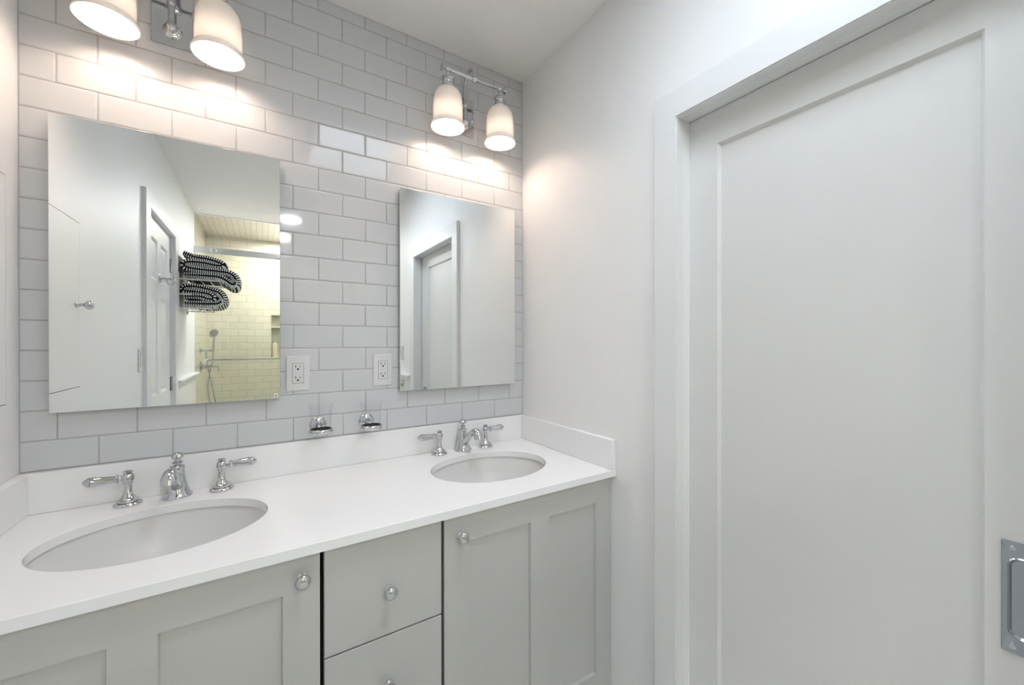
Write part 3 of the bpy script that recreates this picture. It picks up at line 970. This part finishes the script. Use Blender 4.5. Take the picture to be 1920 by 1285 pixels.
# ------------------------------------------------------------------ sconces
def sconce(xc, label):
    t = thing('wall_sconce', label, 'lamp', (xc, 0, 1.20), 'two-light chrome sconces')
    yb_, zbar, hs_ = -0.110, 2.374, 0.1155
    bm = bmesh.new(); box(bm, xc - 0.0475, xc + 0.0475, -0.007, -0.0003, 2.199, 2.355, 0.0012, 2)
    obj('back_plate', bm, M_chrome, t)
    yt = -0.024
    for zc in (2.243, 2.311):
        bm = bmesh.new()
        pr = ([(0, 0), (0.0235, 0), (0.0235, 0.003), (0.0205, 0.005), (0.0205, 0.008), (0.0165, 0.010), (0.0160, 0.013), (0.010, 0.016), (0.0085, 0.022), (0.0085, 0.029), (0, 0.029)] if zc < 2.3 else
              [(0, 0), (0.0150, 0), (0.0150, 0.003), (0.0105, 0.006), (0.0065, 0.010), (0.0065, 0.029), (0, 0.029)])
        lathe(bm, [(r, h * 0.62) for r, h in pr], (xc, -0.007, zc), (0, -1, 0), 28)
        obj('mount', bm, M_chrome, t, smooth=SM)
    bm = bmesh.new()
    sphere(bm, (xc, yt, 2.243), 0.0140)
    sphere(bm, (xc, yt, 2.311), 0.0112)
    r_ = (abs(yb_) - abs(yt)) / 2
    zc = 2.388
    pts = [(xc, yt, 2.240), (xc, yt, 2.29), (xc, yt, 2.34)]
    for i in range(0, 13):
        a = PI * i / 12
        pts.append((xc, yt - r_ + r_ * math.cos(a), zc + 0.043 * math.sin(a)))
    pts.append((xc, yb_, zbar))
    tube(bm, pts, 0.0080, 16)
    obj('arm', bm, M_chrome, t, smooth=SM)
    bm = bmesh.new()
    tube(bm, [(xc - hs_ - 0.004, yb_, zbar), (xc + hs_ + 0.004, yb_, zbar)], 0.0070, 16)
    lathe(bm, [(0.0070, -0.011), (0.0105, -0.010), (0.0125, -0.005), (0.0130, 0), (0.0125, 0.005), (0.0105, 0.010), (0.0070, 0.011)], (xc, yb_, zbar), (1, 0, 0), 24)
    obj('crossbar', bm, M_chrome, t, smooth=SM)
    for s in (-1, 1):
        xs = xc + s * hs_
        bm = bmesh.new()
        lathe(bm, [(0, 0.008), (0.0045, 0.009), (0.0042, 0.014), (0.0075, 0.0165), (0.0125, 0.020), (0.0150, 0.0235), (0.0145, 0.0250), (0, 0.0235)], (xs, yb_, zbar), (s, 0, 0), 24)
        obj('finial', bm, M_chrome, t, smooth=SM)
        bm = bmesh.new()
        sphere(bm, (xs, yb_, zbar), 0.0115)
        lathe(bm, [(0, 0.014), (0.0055, 0.013), (0.0055, -0.005)], (xs, yb_, zbar - 0.016), n=16)
        sphere(bm, (xs, yb_, zbar - 0.0195), 0.0075)
        z0 = zbar - 0.026
        lathe(bm, [(0, 0.002), (0.007, 0.0015), (0.010, -0.002), (0.020, -0.006), (0.0245, -0.009), (0.0245, -0.0125), (0.021, -0.0145), (0.0195, -0.018), (0.0215, -0.020), (0.0225, -0.024), (0.0205, -0.0265), (0.0200, -0.030), (0.0220, -0.032), (0.0225, -0.037), (0.0205, -0.040), (0.0210, -0.044), (0.0240, -0.046), (0.0245, -0.050), (0.015, -0.052), (0, -0.052)], (xs, yb_, z0), n=32)
        obj('socket', bm, M_chrome, t, smooth=SM)
        zt_ = z0 - 0.048
        bm = bmesh.new()
        H = zt_ - 2.150
        op = [(0.0230, 0.0), (0.0265, -0.001), (0.036, -0.006), (0.0465, -0.017), (0.0525, -0.031), (0.0550, -0.046), (0.0562, -0.070), (0.0570, -0.095), (0.0572, H * -1 + 0.022), (0.0578, -H + 0.018), (0.0605, -H + 0.014), (0.0640, -H + 0.007), (0.0650, -H + 0.002), (0.0642, -H)]
        ip = [(0.0622, -H), (0.0612, -H + 0.003), (0.0588, -H + 0.012), (0.0552, -H + 0.019), (0.0538, -H + 0.025), (0.0536, -0.095), (0.0530, -0.070), (0.0518, -0.046), (0.0494, -0.033), (0.0440, -0.020), (0.0345, -0.0095), (0.026, -0.0045), (0.0230, -0.0040)]
        lathe(bm, op + ip, (xs, yb_, zt_), n=48, closed=True)
        obj('shade', bm, M_opal, t, smooth=math.radians(60), label='frosted opal glass bell shade')
        bm = bmesh.new()
        zb_ = 2.166
        lathe(bm, [(0, 0), (0.010, 0.0012), (0.019, 0.005), (0.0255, 0.011), (0.0290, 0.019), (0.0300, 0.028), (0.0285, 0.040), (0.0255, 0.050), (0.0250, 0.052), (0, 0.053)], (xs, yb_, zb_), n=32)
        bu = obj('bulb', bm, M_bulb, t, smooth=SM, label='glowing warm white bulb')
        bm = bmesh.new()
        lathe(bm, [(0, 0.053), (0.0255, 0.053), (0.0240, 0.062), (0.0180, 0.078), (0.0140, 0.088), (0.0132, 0.110), (0, 0.112)], (xs, yb_, zb_), n=32)
        obj('bulb_base', bm, M_plastic, bu, smooth=SM)
sconce(0.2365, 'chrome two-light wall sconce over the left mirror, cut by the top of the picture')
sconce(1.1745, 'chrome two-light wall sconce over the right mirror')

# ------------------------------------------------------------------ recessed ceiling lamp, and the added fill lamp in the shower
def downlight(x, y, lens, label, r=0.075):
    t = thing('recessed_downlight', label, 'lamp', (x, y, CEIL), 'recessed ceiling lamps')
    bm = bmesh.new()
    lathe(bm, [(r * 0.80, 0.0), (r, 0.0), (r, -0.002), (r * 0.96, -0.0045), (r * 0.84, -0.004), (r * 0.80, -0.0015)], (x, y, CEIL - 0.0002), n=36, closed=True)
    obj('trim_ring', bm, M_plastic, t, smooth=SM)
    bm = bmesh.new()
    lathe(bm, [(0, -0.0014), (r * 0.80, -0.0014), (r * 0.80, -0.0004), (0, -0.0004)], (x, y, CEIL), n=36)
    obj('lens', bm, lens, t, smooth=SM)
downlight(0.735, -2.93, M_down, 'round recessed ceiling lamp in front of the shower', 0.095)
downlight(0.705, -3.72, M_shower_fill, 'round fill lamp added in the shower ceiling')  # added for its light, no known fitting here

# ================================================================== SHOWER FITTINGS (seen in the left mirror)
sd = thing('shower_door', 'frameless greenish glass sliding shower door under an aluminium header rail', 'shower door', (0.705, YG, 0.0))
bm = bmesh.new(); box(bm, XL + 0.003, 0.74, YG - 0.004, YG + 0.004, 0.055, 2.168)
obj('glass_panel', bm, M_shglass, sd)
bm = bmesh.new(); box(bm, 0.70, XR - 0.003, YG - 0.024, YG - 0.016, 0.055, 2.168)
obj('glass_panel', bm, M_shglass, sd)
bm = bmesh.new(); box(bm, XL + 0.001, XR - 0.001, YG + 0.006, YG + 0.030, 2.160, 2.218, 0.003)
hr = obj('header_rail', bm, M_satin, sd)
bm = bmesh.new(); box(bm, XL + 0.001, XR - 0.001, YG - 0.03, YG + 0.03, 0.0, 0.054, 0.003)
obj('threshold', bm, M_quartz, sd)
for x in (0.075, 0.60):
    bm = bmesh.new()
    lathe(bm, [(0, 0), (0.026, 0), (0.026, 0.010), (0.022, 0.014), (0, 0.015)], (x, YG + 0.031, 2.188), (0, 1, 0), 28)
    obj('roller', bm, M_satin, sd, smooth=SM)
bm = bmesh.new()
zb_ = 1.166
tube(bm, [(0.030, YG + 0.055, zb_), (0.66, YG + 0.055, zb_ + 0.002)], 0.0085, 16)
for x in (0.055, 0.635):
    lathe(bm, [(0.012, 0), (0.012, 0.006), (0.007, 0.010), (0.007, 0.05)], (x, YG + 0.005, zb_), (0, 1, 0), 18)
sphere(bm, (0.028, YG + 0.055, zb_), 0.012)
sphere(bm, (0.662, YG + 0.055, zb_), 0.012)
obj('towel_bar', bm, M_chrome, sd, smooth=SM)

# hand shower on its bracket, with the valve below
hsx = thing('hand_shower', 'chrome hand shower with hose and valve on the left shower wall', 'shower', (XL, -3.62, 1.10))
Y0 = -3.62
bm = bmesh.new()
lathe(bm, [(0, 0), (0.030, 0), (0.030, 0.004), (0.018, 0.010), (0.010, 0.016), (0.009, 0.07), (0.014, 0.075), (0.014, 0.10), (0, 0.10)], (XL, Y0, 1.250), (1, 0, 0), 24)
obj('bracket', bm, M_chrome, hsx, smooth=SM)
bm = bmesh.new()
xh = XL + 0.105
tube(bm, [(xh, Y0, 1.225), (xh, Y0, 1.28), (xh + 0.004, Y0, 1.36), (xh + 0.006, Y0, 1.395)], [0.010, 0.012, 0.010, 0.011], 16)
lathe(bm, [(0, -0.012), (0.020, -0.012), (0.042, -0.004), (0.046, 0.004), (0.040, 0.010), (0, 0.014)], (xh + 0.004, Y0 + 0.004, 1.425), (0.5, 0.6, -0.35), 28)
obj('spray_head', bm, M_chrome, hsx, smooth=SM)
bm = bmesh.new()
lathe(bm, [(0, 0), (0.060, 0), (0.060, 0.006), (0.045, 0.014), (0.028, 0.022), (0.022, 0.045), (0.016, 0.05), (0.014, 0.09), (0, 0.092)], (XL, Y0, 1.085), (1, 0, 0), 30)
tube(bm, [(XL + 0.08, Y0, 1.085), (XL + 0.15, Y0, 1.083)], [0.008, 0.006], 14)
tube(bm, [(XL + 0.147, Y0, 1.085), (XL + 0.150, Y0, 1.03)], [0.005, 0.006], 14)
obj('valve', bm, M_chrome, hsx, smooth=SM)
bm = bmesh.new()
hose = smooth_path([(xh, Y0, 1.225), (xh - 0.002, Y0 + 0.004, 1.15), (xh - 0.025, Y0 + 0.006, 1.04), (xh - 0.045, Y0, 0.86), (xh - 0.01, Y0, 0.62), (xh + 0.03, Y0, 0.62), (xh + 0.005, Y0, 0.80), (xh - 0.03, Y0 - 0.006, 1.0), (xh - 0.055, Y0 - 0.004, 1.15), (xh - 0.058, Y0, 1.235)], 10)
tube(bm, hose, 0.0065, 12)
obj('hose', bm, M_chrome, hsx, smooth=SM)

# bottles in the niche
def bottle(x, y, z, r, h, m_, label, square=False):
    t = thing('pump_bottle', label, 'bottle', (x, y, z), 'bottles in the shower niche')
    bm = bmesh.new()
    lathe(bm, [(0, 0), (r, 0), (r, h * 0.9), (r * 0.9, h * 0.97), (r * 0.35, h), (0, h)], (x, y, z), n=24)
    obj('body', bm, m_, t, smooth=SM)
    bm = bmesh.new()
    lathe(bm, [(0, h), (r * 0.4, h), (r * 0.4, h + 0.012), (0.004, h + 0.014), (0.004, h + 0.035), (0.010, h + 0.036), (0.010, h + 0.046), (0, h + 0.046)], (x, y, z), n=18)
    tube(bm, [(x, y, z + h + 0.041), (x, y + 0.03, z + h + 0.039)], 0.004, 10)
    obj('pump', bm, M_plastic, t, smooth=SM)
bottle(0.592, YB - 0.045, NI[2] + 0.0003, 0.030, 0.165, M_bottle, 'cream pump bottle at the left end of the shower niche')
bottle(0.668, YB - 0.045, NI[2] + 0.0003, 0.026, 0.12, M_bottle2, 'shorter yellowish pump bottle in the shower niche, right of the cream one')

# ------------------------------------------------------------------ towel shelf with two folded towels
ts = thing('towel_rack', 'chrome hotel towel shelf on the left wall beside the shower, seen in the left mirror', 'rack', (XL, -2.55, 1.575))
yA, yB = -2.332, -2.77
for y in (yA, yB):
    bm = bmesh.new(); box(bm, XL + 0.0003, XL + 0.012, y - 0.011, y + 0.011, 1.565, 1.85, 0.002)
    obj('wall_bracket', bm, M_satin, ts)
for z, ln in ((1.800, 0.25), (1.690, 0.085), (1.588, 0.19)):
    bm = bmesh.new()
    for y in (yA, yB):
        tube(bm, [(XL + 0.008, y, z), (XL + ln, y, z)], 0.006, 12)
    if ln <= 0.1:
        bmesh.ops.delete(bm, geom=bm.verts, context='VERTS')
        tube(bm, [(XL + 0.008, yA, z), (XL + ln, yA, z)], 0.006, 12)
    else:
        for i in range(5):
            x = XL + 0.02 + (ln - 0.025) * i / 4
            tube(bm, [(x, yA, z), (x, yB, z)], 0.0045, 12)
    obj('shelf_rods', bm, M_satin, ts, smooth=SM)

def towel(layers, y0, y1, th, label, fr_seed):
    """layers: centre line of the folded cloth in (x, z); thickened and swept along y with a woven uv"""
    rnd = random.Random(fr_seed)
    C_ = smooth_path([(x, 0, z) for x, z in layers], 7)
    N = len(C_)
    s = [0.0]
    for a, b in zip(C_, C_[1:]):
        s.append(s[-1] + (b - a).length)
    nrm = []
    for i in range(N):
        d = (C_[min(i + 1, N - 1)] - C_[max(i - 1, 0)]).normalized()
        nrm.append(Vector((-d.z, 0, d.x)))
    ny = 20
    bm = bmesh.new()
    uvl = bm.loops.layers.uv.new('uv')
    V = {}
    for side in (0, 1):
        for i in range(N):
            taper = min(1, 0.6 + 5 * min(i, N - 1 - i) / N)
            for j in range(ny + 1):
                y = y0 + (y1 - y0) * j / ny
                wob = 0.004 * math.sin(9 * s[i] + 13 * y) + 0.003 * math.sin(31 * y + 5 * s[i])
                p = C_[i] + nrm[i] * ((0.5 - side) * th * taper)
                V[side, i, j] = bm.verts.new((p.x + wob * 0.6, y, p.z + wob))
    M = {}
    def quad(ks, uvs):
        f = bm.faces.new([V[k] for k in ks])
        f.smooth = True
        for l, q in zip(f.loops, uvs):
            l[uvl].uv = q
    for i in range(N - 1):
        for j in range(ny):
            ya_, yb2 = (y1 - y0) * j / ny, (y1 - y0) * (j + 1) / ny
            for side in (0, 1):
                quad([(side, i, j), (side, i + 1, j), (side, i + 1, j + 1), (side, i, j + 1)],
                     [(s[i], ya_), (s[i + 1], ya_), (s[i + 1], yb2), (s[i], yb2)])
        for j in (0, ny):                  # rounded cloth edge: two rows of woven beads
            yo = 0.012 if j else -0.012
            mid = []
            for q in (i, i + 1):
                if (j, q) not in M:
                    c_ = (V[0, q, j].co + V[1, q, j].co) / 2
                    M[j, q] = bm.verts.new((c_.x, c_.y + yo, c_.z))
                mid.append(M[j, q])
            for side in (0, 1):
                f = bm.faces.new((V[side, i, j], V[side, i + 1, j], mid[1], mid[0]))
                f.smooth = True
                for l, q in zip(f.loops, ((s[i], 0.0), (s[i + 1], 0.0), (s[i + 1], 0.019), (s[i], 0.019))):
                    l[uvl].uv = q
    for i in (0, N - 1):
        for j in range(ny):
            quad([(0, i, j), (1, i, j), (1, i, j + 1), (0, i, j + 1)], [(0.0, 0)] * 4)
    t = obj('folded_towel', bm, M_towel)
    tag(t, label, 'towel', 'folded towels on the rack')
    # woven loops standing off the cloth edge nearest the mirror
    bm = bmesh.new()
    for i in range(0, N // 3, 1):
        for q in range(2):
            p = C_[i].lerp(C_[min(i + 1, N - 1)], q / 2)
            dz = rnd.uniform(0.012, 0.030)
            tube(bm, [(p.x, y1 + 0.004, p.z - th * 0.2), (p.x + rnd.uniform(-.003, .003), y1 + rnd.uniform(0.008, 0.014), p.z - th * 0.3 - dz * 0.4), (p.x + rnd.uniform(-.006, .006), y1 + rnd.uniform(0.006, 0.014), p.z - th * 0.3 - dz)], 0.0019, 5)
    f = obj('fringe', bm, M_fringe_w, t)
    f['kind'] = 'stuff'
    return t
# upper towel: laid over the top rods, outer end drooping
k = 0.93
towel([(-0.034, 1.832), (0.08 * k, 1.833), (0.18 * k, 1.835), (0.235 * k, 1.818), (0.275 * k, 1.792), (0.305 * k, 1.795), (0.308 * k, 1.838), (0.268 * k, 1.876), (0.17 * k, 1.884), (0.06, 1.884), (-0.012, 1.890), (-0.032, 1.912), (0.00, 1.930), (0.10 * k, 1.928), (0.18 * k, 1.918), (0.215 * k, 1.930), (0.17 * k, 1.952), (0.10, 1.966), (0.03, 1.975), (-0.034, 2.000)],
      -2.75, -2.352, 0.050, 'upper folded black and white woven towel lying on the rack top', 3)
towel([(-0.034, 1.622), (0.05, 1.620), (0.13 * k, 1.622), (0.192 * k, 1.634), (0.218 * k, 1.674), (0.192 * k, 1.718), (0.13 * k, 1.742), (0.05, 1.756), (-0.018, 1.752), (-0.028, 1.724), (0.05, 1.712), (0.115 * k, 1.700), (0.148 * k, 1.678), (0.142 * k, 1.656), (0.105 * k, 1.662), (0.06, 1.674), (-0.034, 1.670)],
      -2.75, -2.352, 0.046, 'lower folded black and white woven towel rolled under the rack top', 5)
